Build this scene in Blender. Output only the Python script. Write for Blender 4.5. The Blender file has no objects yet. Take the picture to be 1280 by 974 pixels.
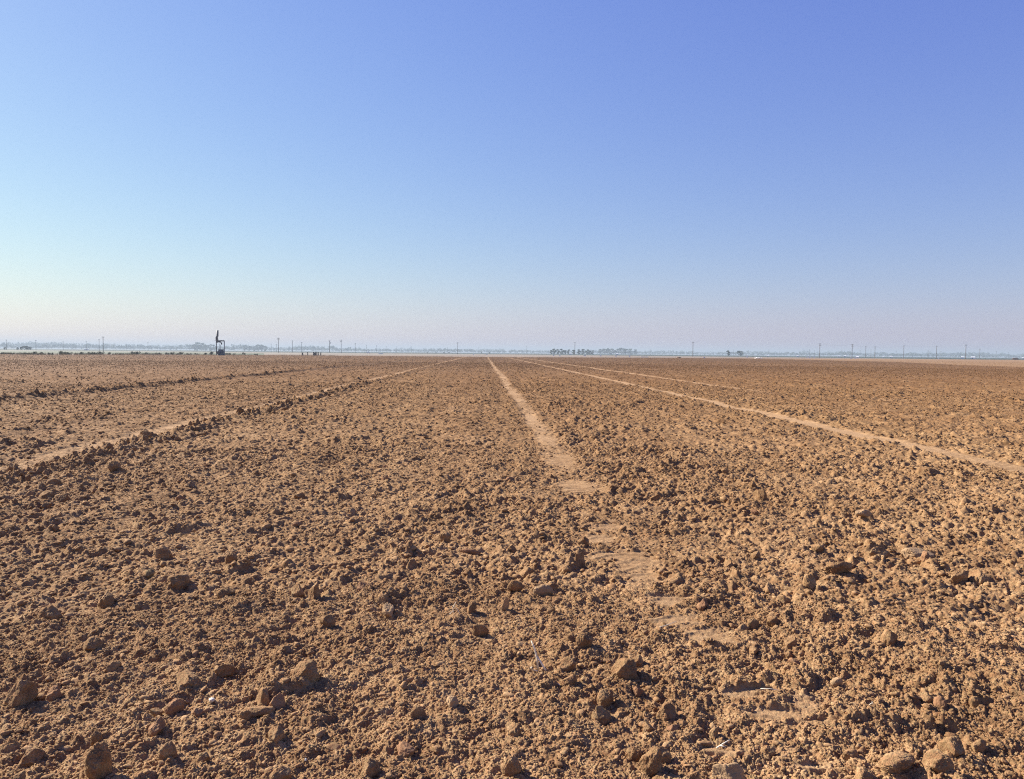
import bpy, math, random, time
import numpy as np
from mathutils import Matrix, Vector
T0 = time.time()
random.seed(7)
rng = np.random.default_rng(11)
R = math.radians
scene = bpy.context.scene
col = scene.collection

# ------------------------------------------------------------------ camera
EYE = 1.58
CAM = np.array((0.0, 0.0, EYE))
F = 966.0                                   # focal length in pixels of a 1280 px wide picture
YAW, PITCH, ROLL = R(2.07), R(2.72), R(0.53)
camM = Matrix.Rotation(-YAW, 4, 'Z') @ Matrix.Rotation(R(90) - PITCH, 4, 'X') @ Matrix.Rotation(ROLL, 4, 'Z')
camR = np.array(camM.to_3x3())
cd = bpy.data.cameras.new('camera')
cam = bpy.data.objects.new('camera', cd)
col.objects.link(cam)
cam.matrix_world = Matrix.Translation(CAM.tolist()) @ camM
cd.sensor_width = 36.0
cd.lens = F / 1280 * 36.0
cd.clip_start = 0.05
cd.clip_end = 30000
scene.camera = cam


def ray(px, py):
    d = camR @ np.array(((px - 640) / F, (487 - py) / F, -1.0))
    return d / np.linalg.norm(d)


def horizon(px):
    """picture row of the true horizon in a column"""
    lo, hi = 300.0, 600.0
    for _ in range(40):
        m = (lo + hi) / 2
        if ray(px, m)[2] > 0: lo = m
        else: hi = m
    return lo


def ground_at(px, py, z=0.03):
    d = ray(px, py)
    t = (z - EYE) / d[2]
    return CAM[0] + d[0] * t, CAM[1] + d[1] * t


def far_at(px, dist):
    """ground point in a column at a horizontal distance"""
    d = ray(px, horizon(px)); h = np.array(d[:2]) / np.linalg.norm(d[:2])
    return float(h[0] * dist), float(h[1] * dist)


# ------------------------------------------------------------------ helpers
def tag(o, label=None, cat=None, group=None, kind=None):
    if label: o['label'] = label
    if cat: o['category'] = cat
    if group: o['group'] = group
    if kind: o['kind'] = kind
    return o


def link(name, me, mat=None, parent=None):
    o = bpy.data.objects.new(name, me)
    col.objects.link(o)
    if mat is not None and me is not None and len(me.materials) == 0: me.materials.append(mat)
    if parent is not None: o.parent = parent
    return o


def np_mesh(name, V, faces, k, smooth=True):
    """V (n,3), faces flat int array of k-gons"""
    V = np.ascontiguousarray(V, dtype=np.float32)
    faces = np.ascontiguousarray(faces, dtype=np.int32).ravel()
    nf = len(faces) // k
    me = bpy.data.meshes.new(name)
    me.vertices.add(len(V)); me.vertices.foreach_set('co', V.ravel())
    me.loops.add(len(faces)); me.loops.foreach_set('vertex_index', faces)
    me.polygons.add(nf)
    me.polygons.foreach_set('loop_start', np.arange(0, nf * k, k, dtype=np.int32))
    me.polygons.foreach_set('use_smooth', np.full(nf, smooth, dtype=bool))
    me.update(calc_edges=True)
    return me


class MB:
    """collects boxes and tubes into one mesh"""
    def __init__(s): s.v = []; s.f = []
    def box(s, c, size, rz=0.0, taper=1.0):
        n = len(s.v); ca, sa = math.cos(rz), math.sin(rz)
        for z in (-.5, .5):
            t = taper if z > 0 else 1
            for x, y in ((-.5, -.5), (.5, -.5), (.5, .5), (-.5, .5)):
                X, Y = x * size[0] * t, y * size[1] * t
                s.v.append((c[0] + X * ca - Y * sa, c[1] + X * sa + Y * ca, c[2] + z * size[2]))
        s.f += [(n, n+3, n+2, n+1), (n+4, n+5, n+6, n+7)] + [(n+i, n+(i+1) % 4, n+4+(i+1) % 4, n+4+i) for i in range(4)]
        return s
    def tube(s, pts, rad, n=8):
        rings = []
        pts = [Vector(p) for p in pts]
        rad = rad if hasattr(rad, '__len__') else [rad] * len(pts)
        for i, p in enumerate(pts):
            d = (pts[min(i+1, len(pts)-1)] - pts[max(i-1, 0)]).normalized()
            a = d.orthogonal().normalized() if abs(d.z) < .99 else Vector((1, 0, 0))
            b = d.cross(a).normalized(); a = b.cross(d)
            k = len(s.v)
            for j in range(n):
                t = 2 * math.pi * j / n
                s.v.append(tuple(p + (a * math.cos(t) + b * math.sin(t)) * rad[i]))
            rings.append(k)
        for a, b in zip(rings, rings[1:]):
            for j in range(n):
                s.f.append((a+j, a+(j+1) % n, b+(j+1) % n, b+j))
        s.f.append(tuple(rings[0] + j for j in range(n))[::-1]); s.f.append(tuple(rings[-1] + j for j in range(n)))
        return s
    def poly(s, pts, faces):
        n = len(s.v); s.v += [tuple(p) for p in pts]; s.f += [tuple(n + i for i in f) for f in faces]
        return s
    def mesh(s, name, smooth=False):
        me = bpy.data.meshes.new(name); me.from_pydata(s.v, [], s.f)
        if smooth:
            for p in me.polygons: p.use_smooth = True
        me.update(); return me
    def build(s, name, mat, parent=None, smooth=False):
        return link(name, s.mesh(name, smooth), mat, parent)


def empty(name, loc, rz=0.0, sc=1.0):
    o = bpy.data.objects.new(name, None); col.objects.link(o)
    o.location = loc; o.rotation_euler = (0, 0, rz); o.scale = (sc,) * 3 if not hasattr(sc, '__len__') else sc
    o.empty_display_size = .2
    return o


def copy_tree(o, parent=None):
    c = o.copy(); col.objects.link(c)
    if parent is not None: c.parent = parent
    for ch in [x for x in o.children]: copy_tree(ch, c)
    return c


# ------------------------------------------------------------------ noise in numpy
NT = 512


TAB = {}


def table(seed, k=1):
    if seed not in TAB:
        r_ = np.random.default_rng(seed); TAB[seed] = [r_.random((NT, NT)).astype(np.float32) for _ in range(k)]
    return TAB[seed]


def vnoise(x, y, seed):
    t = table(seed)[0]
    xi = np.floor(x); yi = np.floor(y)
    fx = (x - xi).astype(np.float32); fy = (y - yi).astype(np.float32)
    xi = xi.astype(np.int64) & (NT - 1); yi = yi.astype(np.int64) & (NT - 1)
    x1 = (xi + 1) & (NT - 1); y1 = (yi + 1) & (NT - 1)
    fx = fx * fx * (3 - 2 * fx); fy = fy * fy * (3 - 2 * fy)
    a = t[yi, xi] * (1 - fx) + t[yi, x1] * fx
    b = t[y1, xi] * (1 - fx) + t[y1, x1] * fx
    return (a * (1 - fy) + b * fy) * 2 - 1


def sstep(a, b, x):
    t = np.clip((x - a) / (b - a), 0, 1)
    return t * t * (3 - 2 * t)


def lumps(x, y, s, seed, prob=1.0, rmin=.40, rmax=.72, flat=.5):
    """rounded irregular lumps on a jittered grid of pitch s, height in units of s"""
    wx = vnoise(x / (s * .55), y / (s * .55), seed + 5000) * .20
    wy = vnoise(x / (s * .55) + 37.3, y / (s * .55) + 11.7, seed + 5001) * .20
    u = x / s + wx; v = y / s + wy
    jx, jy, t2, t3, t4, t5, t6 = table(seed, 7)
    rr = rmin + (rmax - rmin) * t2
    hh = (.45 + .75 * t3) * (t4 < prob)
    tx = (t5 - .5) * 1.1; ty = (t6 - .5) * 1.1
    iu = np.floor(u).astype(np.int64); iv = np.floor(v).astype(np.int64)
    fu = (u - iu).astype(np.float32); fv = (v - iv).astype(np.float32)
    out = np.zeros(x.shape, np.float32)
    for dj in (-1, 0, 1):
        for di in (-1, 0, 1):
            a = (iu + di) & (NT - 1); b = (iv + dj) & (NT - 1)
            k = b * NT + a
            dx = fu - di - jx.ravel()[k]; dy = fv - dj - jy.ravel()[k]
            r = rr.ravel()[k]
            q = 1 - (dx * dx + dy * dy) / (r * r)
            np.maximum(q, 0, out=q)
            h = np.sqrt(q) * r * hh.ravel()[k] * flat * 2 * (1 + (dx * tx.ravel()[k] + dy * ty.ravel()[k]))
            np.maximum(out, h, out=out)
    return out


# rows of the field run along +Y; wheel tracks and ridges have a fixed X
TR_MID, TR_LEFT, TR_RIGHT, TR_FAR_RIGHT, TR_FAR_LEFT = 1.15, -6.35, 7.55, 11.75, -14.3
BERM = -5.72


def band(x, c, w, soft):
    return 1 - sstep(w / 2 - soft, w / 2 + soft, np.abs(x - c))


PATCHES = []
for px_, py_, w_, h_ in ((722, 604, 62, 15), (745, 668, 44, 12), (757, 690, 60, 12), (800, 715, 36, 8), (832, 745, 60, 13), (843, 768, 66, 14), (880, 795, 66, 11), (930, 860, 90, 14), (970, 882, 90, 17),
                         (905, 925, 60, 10), (700, 575, 44, 12), (1010, 945, 60, 10)):
    cx_, cy_ = ground_at(px_, py_); _, c2_ = ground_at(px_, py_ - h_ / 2)
    PATCHES.append((cx_, cy_, w_ / 2 / F * cy_, abs(c2_ - cy_)))


def masks(x, y):
    wob = vnoise(y / 6.0, y * 0, 201) * .10 + vnoise(y / 1.3, y * 0 + 3, 202) * .035
    wid = 1 + .35 * vnoise(y / .9, x * 0 + 7.7, 203)
    near = sstep(7.5, 15.0, y)
    patch = sstep(.15, .55, vnoise(x / .30 + 9, y / .33, 204) + .45 * vnoise(x / .09, y / .03, 208))
    far_patch = sstep(-.35, .35, vnoise(x / .3, y / .8, 209) + .4 * vnoise(x / .10, y / .05, 208))
    mid_c = TR_MID + wob + .25 * np.exp(-((y - 3.0) / 1.2) ** 2)
    mid = band(x, mid_c, .38 * wid, .11) * (near * (.60 + .40 * far_patch) + (1 - near) * patch * .9)
    for (cx_, cy_, rx_, ry_) in PATCHES:
        q = ((x - cx_) / rx_) ** 2 + ((y - cy_) / ry_) ** 2
        mid = np.maximum(mid, np.clip(1.5 - 1.25 * q + .75 * vnoise(x / .10, y / .022, 210), 0, 1) * (q < 2.2))
    lef = band(x, TR_LEFT + .06 + wob * .8, .46 * wid, .12) * (.60 + .40 * far_patch)
    rig = band(x, TR_RIGHT + wob * .35, .43 * (.88 + .12 * wid), .07) * (.86 + .14 * far_patch)
    fr = band(x, TR_FAR_RIGHT + wob * .5, .52, .12) * sstep(28, 40, y) * .95
    fl = band(x, TR_FAR_LEFT + wob - .45, .35, .14) * sstep(28, 60, y) * .6
    track = np.clip(np.maximum.reduce([mid, lef, rig, fr, fl]), 0, 1)
    bw = vnoise(y / 1.1, y * 0 + 5, 205)
    berm = band(x, BERM + wob * .8 + .05 * bw, .38, .22) * (.90 + .22 * bw)
    berm2 = band(x, TR_FAR_LEFT + wob, .50, .2) * (.92 + .15 * bw) * 2.3
    berm3 = band(x, -9.0 + wob, .55, .3) * sstep(-.1, .5, vnoise(y / 7.0, y * 0 + 9, 206)) * .55
    berm = berm * 1.25
    berm_all = np.maximum(np.maximum(berm, berm2), berm3)
    # paler smoother pass on the far right of the field
    th = np.arctan2(x, np.maximum(y, 1)) ; rr = np.hypot(x, y)
    lim = 150 + 150 * sstep(R(37), R(21), th)
    pale = sstep(lim - 12, lim + 12, rr + 10 * vnoise(x / 14, y / 14, 207)) * sstep(R(17), R(24), th)
    return track, berm_all, berm, pale


def rough_map(x, y):
    a = vnoise(x / 1.9, y / 3.4, 301) * .50 + vnoise(x / .55, y / .75, 302) * .55 + vnoise(x / .22, y / .28, 304) * .30 + vnoise(x / 7, y / 18, 303) * .3
    # cloddier strip just right of the middle track and one further out
    a = a + .50 * np.exp(-((x - 2.35) / .75) ** 2) * sstep(2, 6, y) * (1 - .6 * sstep(20, 40, y)) + .3 * np.exp(-((x - 4.1) / .9) ** 2) * (1 - sstep(5, 9, y)) + .12 * sstep(.9, 1.8, x) * (1 - sstep(4, 7, y))
    return np.clip(.68 + .50 * a, .30, 1.5)


# rounded lumps: pitch, share of cells that hold one, flatness, seed, clod layer?
LAYERS = [(.0115, .80, .52, 1, 0), (.020, .42, .48, 2, 0), (.036, .24, .46, 3, 0), (.070, .20, .52, 4, 1), (.14, .12, .32, 5, 1), (.31, .12, .17, 6, 1)]
# crumbly relief: pitch, height
BILLOW = [(.16, .016), (.085, .012), (.046, .0100), (.026, .0068), (.015, .0050), (.0088, .0044), (.0056, .0034)]
SPIN = [(math.cos(a_), math.sin(a_)) for a_ in (0.3, 1.1, 2.3, .7, 1.9, 2.9, .1)]


def height(x, y, cell):
    """height of the tilled soil; cell = spacing of the vertices that sample it"""
    x = x.astype(np.float64); y = y.astype(np.float64)
    track, ball, berm, pale = masks(x, y)
    rgh = rough_map(x, y)
    quiet = np.clip(1 - track * .93, 0, 1) * (1 - .55 * pale)
    z = .026 * vnoise(x / .55, y / .75, 401) * (.3 + .7 * quiet) * rgh
    z += (.022 - .050 * np.abs(vnoise(x / .27 + 3, y / .33 + 8, 412))) * quiet * rgh
    z += .022 * vnoise(x / 1.7, y / 2.6, 402)
    z += .017 * vnoise(x / .30, y / 5.0, 403) * quiet           # furrow-like streaks along the rows
    z += .012 * vnoise(x / .8, y / 40.0, 405) * quiet
    wx = x + .02 * vnoise(x / .05, y / .05, 410); wy = y + .02 * vnoise(x / .05 + 9, y / .05 + 4, 411)
    rad = np.hypot(x, y)
    amp_r = 1 + .45 * sstep(3.5, 8, rad) + .9 * sstep(14, 36, rad)      # relief exaggerated with distance from the view, for stronger shading far off
    for i, (s, amp) in enumerate(BILLOW):
        lo, hi = (.45, 1.3) if i > 3 else (.6, 1.5)
        w = sstep(cell * lo, cell * hi, np.full(x.shape, s))
        if i < 5: w = w * amp_r
        m = w > 0.01
        if not m.any(): continue
        c, si = SPIN[i]
        b = 1 - np.abs(vnoise((wx[m] * c - wy[m] * si) / s, (wx[m] * si + wy[m] * c) / s, 420 + i)) * 1.7
        if i % 2: b = -b                                        # creased lumps and sharp crests in turn
        g = (.50 + .55 * rgh[m]) * (quiet[m] if i < 3 else (1 - track[m] * .70)) * (1 + .5 * ball[m])
        z[m] += b * amp * w[m] * g
    # broken hollows
    cell1 = np.asarray(cell, np.float32)
    for s, dep, p, sd in ((.21, .040, .09, 71), (.095, .022, .14, 72)):
        m = (cell1 < s * .5)
        if not m.any(): continue
        h = lumps(x[m], y[m], s, sd * 10, p, .35, .60, .5)
        z[m] -= np.minimum(h / .5, 1) * dep * quiet[m] * np.clip(rgh[m] * 1.2 - .2, 0, 1.3)
    for s, p, fl, sd, big in LAYERS:
        w = sstep(cell * 1.1, cell * 2.2, np.full(x.shape, s))
        m = w > 0.01
        if not m.any(): continue
        h = lumps(x[m], y[m], s, sd * 10, p, .22, .62, flat=fl)
        if big:
            g = (.7 + .3 * amp_r[m]) * rgh[m] * quiet[m] * (1 + ball[m] * (1.2 if s < .1 else .6))
        else:
            g = (.8 + .2 * amp_r[m]) * (.30 + .75 * rgh[m]) * (1 - track[m] * .72)
        z[m] += h * s * w[m] * g
    # lug prints pressed across the wheel tracks
    lug = np.maximum(0, np.sin(y * 2 * math.pi / .155 + 4.0 * vnoise(x / .25, y / .35, 406) + np.abs(x - TR_MID) * 9)) ** 3
    z += lug * .006 * track * sstep(.03, .012, cell)
    z += ball * .058 - track * .004
    # lug prints pressed across the wheel tracks
    lug = np.maximum(0, np.sin(y * 2 * math.pi / .155 + 4.0 * vnoise(x / .25, y / .35, 406) + np.abs(x - TR_MID) * 9)) ** 3
    z += lug * .006 * track * sstep(.03, .012, cell)
    return z.astype(np.float32), track, pale


# ------------------------------------------------------------------ materials
def new_mat(name):
    m = bpy.data.materials.new(name); m.use_nodes = True
    nt = m.node_tree
    b = nt.nodes['Principled BSDF']
    b.inputs['Roughness'].default_value = .9
    b.inputs['Specular IOR Level'].default_value = .2
    return m, nt, b


def N(nt, kind, **kw):
    n = nt.nodes.new(kind)
    for k, v in kw.items():
        if k in n.inputs: n.inputs[k].default_value = v
        else: setattr(n, k, v)
    return n


def ramp(nt, fac, stops):
    r = nt.nodes.new('ShaderNodeValToRGB')
    el = r.color_ramp.elements
    while len(el) < len(stops): el.new(.5)
    for e, (p, c) in zip(el, stops):
        e.position = p; e.color = (*c, 1)
    nt.links.new(fac, r.inputs[0])
    return r.outputs[0]


def mix(nt, fac, a, b, mode='MIX'):
    n = nt.nodes.new('ShaderNodeMix'); n.data_type = 'RGBA'; n.blend_type = mode
    for s, v in (('Factor', fac), ('A', a), ('B', b)):
        inp = [i for i in n.inputs if i.name == s and (i.type == 'RGBA' or s == 'Factor' and i.type == 'VALUE')][0]
        if isinstance(v, (int, float)): inp.default_value = v
        elif isinstance(v, tuple): inp.default_value = (*v, 1)
        else: nt.links.new(v, inp)
    return [o for o in n.outputs if o.type == 'RGBA'][0]


def coords(nt, scale=(1, 1, 1)):
    g = nt.nodes.new('ShaderNodeNewGeometry')
    m = nt.nodes.new('ShaderNodeMapping'); m.inputs['Scale'].default_value = scale
    nt.links.new(g.outputs['Position'], m.inputs['Vector'])
    return m.outputs[0]


def noise(nt, vec, scale, detail=3, rough=.55):
    n = N(nt, 'ShaderNodeTexNoise', Scale=scale, Detail=detail, Roughness=rough)
    nt.links.new(vec, n.inputs['Vector'])
    return n.outputs['Fac']


SOIL_DARK, SOIL_MID, SOIL_PALE = (.205, .114, .056), (.320, .195, .098), (.438, .292, .158)


def soil_material(name, tint=None, tint_fac=0.0, attr=True, bump=1.0):
    m, nt, b = new_mat(name)
    b.inputs['Specular IOR Level'].default_value = .12
    b.inputs['Roughness'].default_value = .95
    p = coords(nt)
    c1 = ramp(nt, noise(nt, p, 16.0, 5, .65), [(.30, SOIL_DARK), (.50, SOIL_MID), (.72, SOIL_PALE)])
    c2 = ramp(nt, noise(nt, p, 1.1, 4, .6), [(.30, (.80, .765, .73)), (.70, (1.14, 1.16, 1.17))])
    c = mix(nt, 1.0, c1, c2, 'MULTIPLY')
    pl = coords(nt, (.20, .012, 1))                     # broad tint changes along the rows
    c3 = ramp(nt, noise(nt, pl, 1.0, 3, .6), [(.35, (.93, .90, .88)), (.65, (1.05, 1.06, 1.05))])
    c = mix(nt, 1.0, c, c3, 'MULTIPLY')
    # soil browner and darker farther out: unresolved shadow painted into its colour
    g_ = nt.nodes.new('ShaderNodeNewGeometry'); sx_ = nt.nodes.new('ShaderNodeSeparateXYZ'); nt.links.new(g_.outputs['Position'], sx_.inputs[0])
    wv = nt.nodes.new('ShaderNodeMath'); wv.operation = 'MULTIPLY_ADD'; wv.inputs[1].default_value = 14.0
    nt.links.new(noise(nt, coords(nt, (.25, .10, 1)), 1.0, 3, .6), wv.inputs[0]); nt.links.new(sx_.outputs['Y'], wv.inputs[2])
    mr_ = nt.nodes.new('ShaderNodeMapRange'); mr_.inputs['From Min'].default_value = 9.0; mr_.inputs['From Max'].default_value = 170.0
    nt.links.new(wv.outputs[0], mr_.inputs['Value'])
    far_shade = ramp(nt, mr_.outputs[0], [(0.0, (1, 1, 1)), (.11, (.69, .645, .58)), (.28, (.51, .44, .355)), (1.0, (.40, .335, .255))])
    c = mix(nt, 1.0, c, far_shade, 'MULTIPLY')
    grain = ramp(nt, noise(nt, p, 190.0, 2, .6), [(.30, (.74, .71, .68)), (.68, (1.18, 1.19, 1.20))])
    c = mix(nt, 1.0, c, grain, 'MULTIPLY')
    hue = ramp(nt, noise(nt, p, 70.0, 2, .6), [(.34, (1.08, .94, .88)), (.50, (1, 1, 1)), (.66, (.96, 1.04, .98))])
    c = mix(nt, .8, c, hue, 'MULTIPLY')
    if attr:
        a = nt.nodes.new('ShaderNodeAttribute'); a.attribute_name = 'compact'
        c = mix(nt, a.outputs['Fac'], c, (.430, .275, .145))
    if tint: c = mix(nt, tint_fac, c, tint)
    nt.links.new(c, b.inputs['Base Color'])
    bn = nt.nodes.new('ShaderNodeBump'); bn.inputs['Strength'].default_value = .9 * bump; bn.inputs['Distance'].default_value = .006
    add = nt.nodes.new('ShaderNodeMath'); add.operation = 'ADD'
    nt.links.new(noise(nt, p, 120.0, 3, .7), add.inputs[0]); nt.links.new(noise(nt, p, 420.0, 2, .6), add.inputs[1])
    nt.links.new(add.outputs[0], bn.inputs['Height']); nt.links.new(bn.outputs[0], b.inputs['Normal'])
    return m


def plain(name, c, var=.15, scale=3.0, rough=.85, spec=.2, metal=0.0):
    m, nt, b = new_mat(name)
    p = coords(nt)
    col_ = ramp(nt, noise(nt, p, scale, 4, .6), [(.3, tuple(v * (1 - var) for v in c)), (.7, tuple(min(1, v * (1 + var)) for v in c))])
    nt.links.new(col_, b.inputs['Base Color'])
    b.inputs['Roughness'].default_value = rough; b.inputs['Specular IOR Level'].default_value = spec
    b.inputs['Metallic'].default_value = metal
    return m


M = dict(
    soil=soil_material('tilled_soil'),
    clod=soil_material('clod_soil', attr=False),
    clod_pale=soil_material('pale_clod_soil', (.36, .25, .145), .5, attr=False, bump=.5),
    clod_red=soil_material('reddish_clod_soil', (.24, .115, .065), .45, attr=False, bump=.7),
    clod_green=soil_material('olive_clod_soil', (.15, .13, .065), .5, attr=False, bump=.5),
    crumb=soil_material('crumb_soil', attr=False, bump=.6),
    pebble=plain('white_pebble', (.52, .48, .40), .1, 60),
    straw=plain('dry_straw', (.74, .66, .50), .12, 40, .7),
    fallow=plain('fallow_ground', (.20, .148, .105), .16, .02),
    stubble=plain('pale_stubble', (.20, .175, .13), .14, .012),
    verge=plain('verge_grass', (.105, .115, .070), .3, .05),
    crop=plain('green_crop', (.030, .042, .026), .35, .006),
    crop2=plain('dull_crop', (.05, .055, .04), .25, .01),
    bark=plain('bark', (.12, .09, .07), .2, 2),
    leaf=plain('tree_leaves', (.055, .075, .035), .35, .8, .8),
    leaf2=plain('bush_leaves', (.085, .090, .045), .35, 2, .85),
    weed=plain('dry_weeds', (.20, .17, .085), .45, .7, .9),
    wood=plain('pole_wood', (.10, .075, .06), .2, 2),
    steel=plain('weathered_steel', (.085, .078, .078), .25, 3, .6, .4),
    greysteel=plain('grey_steel', (.17, .17, .20), .2, 3, .6, .4),
    motor=plain('blue_grey_paint', (.045, .055, .085), .35, 2.5, .6, .3),
    white=plain('white_paint', (.74, .74, .72), .05, 1, .5, .4),
    sheet=plain('white_plastic', (.82, .82, .80), .06, 3, .4, .4),
    roof=plain('metal_roof', (.62, .62, .62), .08, 1, .45, .4),
    dark=plain('dark_opening', (.03, .03, .035), .1, 1, .7),
    rubber=plain('tyre_rubber', (.02, .02, .02), .1, 1, .8),
    glass=plain('dark_glass', (.03, .04, .05), .1, 1, .1, .5),
)

# ------------------------------------------------------------------ the tilled field
EDGE_PX = np.array([-500, 50, 300, 640, 820, 1000, 1250, 1800.0])
EDGE_D = np.array([200, 196, 268, 275, 330, 375, 520, 640.0])
EDGE_TH = np.arctan2(EDGE_PX - 640, F) + YAW          # azimuth from +Y towards +X


def edge_dist(th):
    return np.interp(th, EDGE_TH, EDGE_D) / np.maximum(np.cos(th - YAW), .45)


def polar_patch(th0, th1, r0, r1, dth, rscale):
    nth = max(2, int(round((th1 - th0) / dth)) + 1)
    nr = max(2, int(round(math.log(r1 / r0) / (dth * rscale))) + 1)
    th = np.linspace(th0, th1, nth); r = np.exp(np.linspace(math.log(r0), math.log(r1), nr))
    Rr, TH = np.meshgrid(r, th, indexing='ij')
    x = (Rr * np.sin(TH)).ravel(); y = (Rr * np.cos(TH)).ravel()
    cell = (Rr * dth * max(1, rscale)).ravel().astype(np.float32)
    lim = np.broadcast_to(edge_dist(th)[None, :], Rr.shape)
    ok = Rr < lim
    i = np.arange(nr * nth).reshape(nr, nth)
    q = np.stack([i[:-1, :-1], i[:-1, 1:], i[1:, 1:], i[1:, :-1]], -1)
    keep = ok[:-1, :-1] & ok[:-1, 1:]
    q = q[keep].reshape(-1, 4)[:, ::-1]
    used = np.zeros(nr * nth, bool); used[q.ravel()] = True
    remap = np.cumsum(used) - 1
    return x[used], y[used], cell[used], remap[q]


C0 = .94 / 773
FA, FB = YAW - R(42), YAW + R(42)
NA, NB = YAW - R(62), YAW + R(62)            # close to the view the fine relief reaches wider
patches = [
    polar_patch(NA, NB, 1.5, 4.6, C0 * .80, 1.0),
    polar_patch(NA, NB, 4.6, 14, C0 * 1.04, 1.0),
    polar_patch(FA, FB, 14, 60, C0 * 1.25, 1.0),
    polar_patch(FA, FB, 60, 640, C0 * 1.5, 1.2),
    polar_patch(NA, NB, .35, 1.5, C0 * 8, 1.0),
    polar_patch(NB, NA + 2 * math.pi, .35, 14, R(.5), 1.0),
    polar_patch(FB, FA + 2 * math.pi, 14, 260, R(.5), 1.0),
]
VX, VY, CE, Q, base = [], [], [], [], 0
for x, y, c, q in patches:
    VX.append(x); VY.append(y); CE.append(c); Q.append(q + base); base += len(x)
VX = np.concatenate(VX); VY = np.concatenate(VY); CE = np.concatenate(CE); Q = np.concatenate(Q)
Z, TRK, PALE = height(VX, VY, CE)
fme = np_mesh('tilled_field', np.stack([VX, VY, Z], 1), Q, 4)
# compacted or dusty soil is paler: a property of the soil itself
comp = TRK * (.34 + .22 * sstep(9, 17, VY) + .15 * vnoise(VX / .11, VY / .05, 501)) + PALE * .30
comp += .16 * sstep(.25, .8, vnoise(VX / .8, VY / .6, 502)) * (1 - TRK)
a = fme.attributes.new('compact', 'FLOAT', 'POINT')
a.data.foreach_set('value', np.clip(comp, 0, 1).astype(np.float32))
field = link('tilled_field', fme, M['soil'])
field['kind'] = 'structure'
print('field', len(VX), 'verts', round(time.time() - T0, 1), 's')
del VX, VY, CE, Q, Z, TRK, PALE, comp, patches


def H(x, y, cell=.02):
    x = np.atleast_1d(np.asarray(x, float)); y = np.atleast_1d(np.asarray(y, float))
    return height(x, y, np.full(x.shape, cell, np.float32))[0]


# wide ground that carries everything beyond the field, to the horizon
def sheet(name, pts, z, mat, kind='structure'):
    me = bpy.data.meshes.new(name)
    me.from_pydata([(x, y, z) for x, y in pts], [], [tuple(range(len(pts)))]); me.update()
    if me.polygons[0].normal.z < 0: me.flip_normals()
    o = link(name, me, mat); o['kind'] = kind
    return o


ring = [(9000 * math.cos(t), 9000 * math.sin(t)) for t in np.linspace(0, 2 * math.pi, 65)[:-1]]
sheet('ground', ring, -.09, M['fallow'])


def strip(name, d0, d1, z, mat, px=(-700, 200, 640, 1000, 1900)):
    d0 = d0 if hasattr(d0, '__len__') else [d0] * len(px)
    d1 = d1 if hasattr(d1, '__len__') else [d1] * len(px)
    return sheet(name, [far_at(p, d) for p, d in zip(px, d0)] + [far_at(p, d) for p, d in zip(px[::-1], d1[::-1])], z, mat)


strip('stubble_field', [330, 330, 500, 640, 700], [756, 756, 640, 660, 720], -.08, M['stubble'])
strip('grass_verge', [300, 300, 300], [620, 600, 520], -.075, M['verge'], px=(-700, 150, 330))
strip('crop_field', [760, 760, 800, 700, 560], [2300, 2300, 2300, 2300, 2300], -.07, M['crop'])
strip('green_field', [2320] * 5, [3600] * 5, -.06, M['crop2'])
print('ground', round(time.time() - T0, 1), 's')


# ------------------------------------------------------------------ clods, crumbs
def ico(level):
    t = (1 + 5 ** .5) / 2
    v = np.array([(-1, t, 0), (1, t, 0), (-1, -t, 0), (1, -t, 0), (0, -1, t), (0, 1, t), (0, -1, -t), (0, 1, -t), (t, 0, -1), (t, 0, 1), (-t, 0, -1), (-t, 0, 1)], float)
    v /= np.linalg.norm(v[0])
    f = [(0, 11, 5), (0, 5, 1), (0, 1, 7), (0, 7, 10), (0, 10, 11), (1, 5, 9), (5, 11, 4), (11, 10, 2), (10, 7, 6), (7, 1, 8), (3, 9, 4), (3, 4, 2), (3, 2, 6), (3, 6, 8), (3, 8, 9), (4, 9, 5), (2, 4, 11), (6, 2, 10), (8, 6, 7), (9, 8, 1)]
    v = v.tolist()
    for _ in range(level):
        cache, nf = {}, []
        def mid(a, b):
            k = (min(a, b), max(a, b))
            if k not in cache:
                m = np.array(v[a]) + np.array(v[b]); v.append((m / np.linalg.norm(m)).tolist()); cache[k] = len(v) - 1
            return cache[k]
        for a_, b_, c_ in f:
            ab, bc, ca = mid(a_, b_), mid(b_, c_), mid(c_, a_)
            nf += [(a_, ab, ca), (b_, bc, ab), (c_, ca, bc), (ab, bc, ca)]
        f = nf
    return np.array(v), np.array(f)


def n3(p, seed):
    """cheap smooth 3-D noise from crossed 2-D noise"""
    return (vnoise(p[:, 0] + .37 * p[:, 2], p[:, 1] - .29 * p[:, 2], seed) + vnoise(p[:, 1] + 5.1 + .31 * p[:, 0], p[:, 2] + 2.3, seed + 1)
            + vnoise(p[:, 2] + 9.7 - .23 * p[:, 1], p[:, 0] + 3.9, seed + 2)) / 1.8


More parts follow.
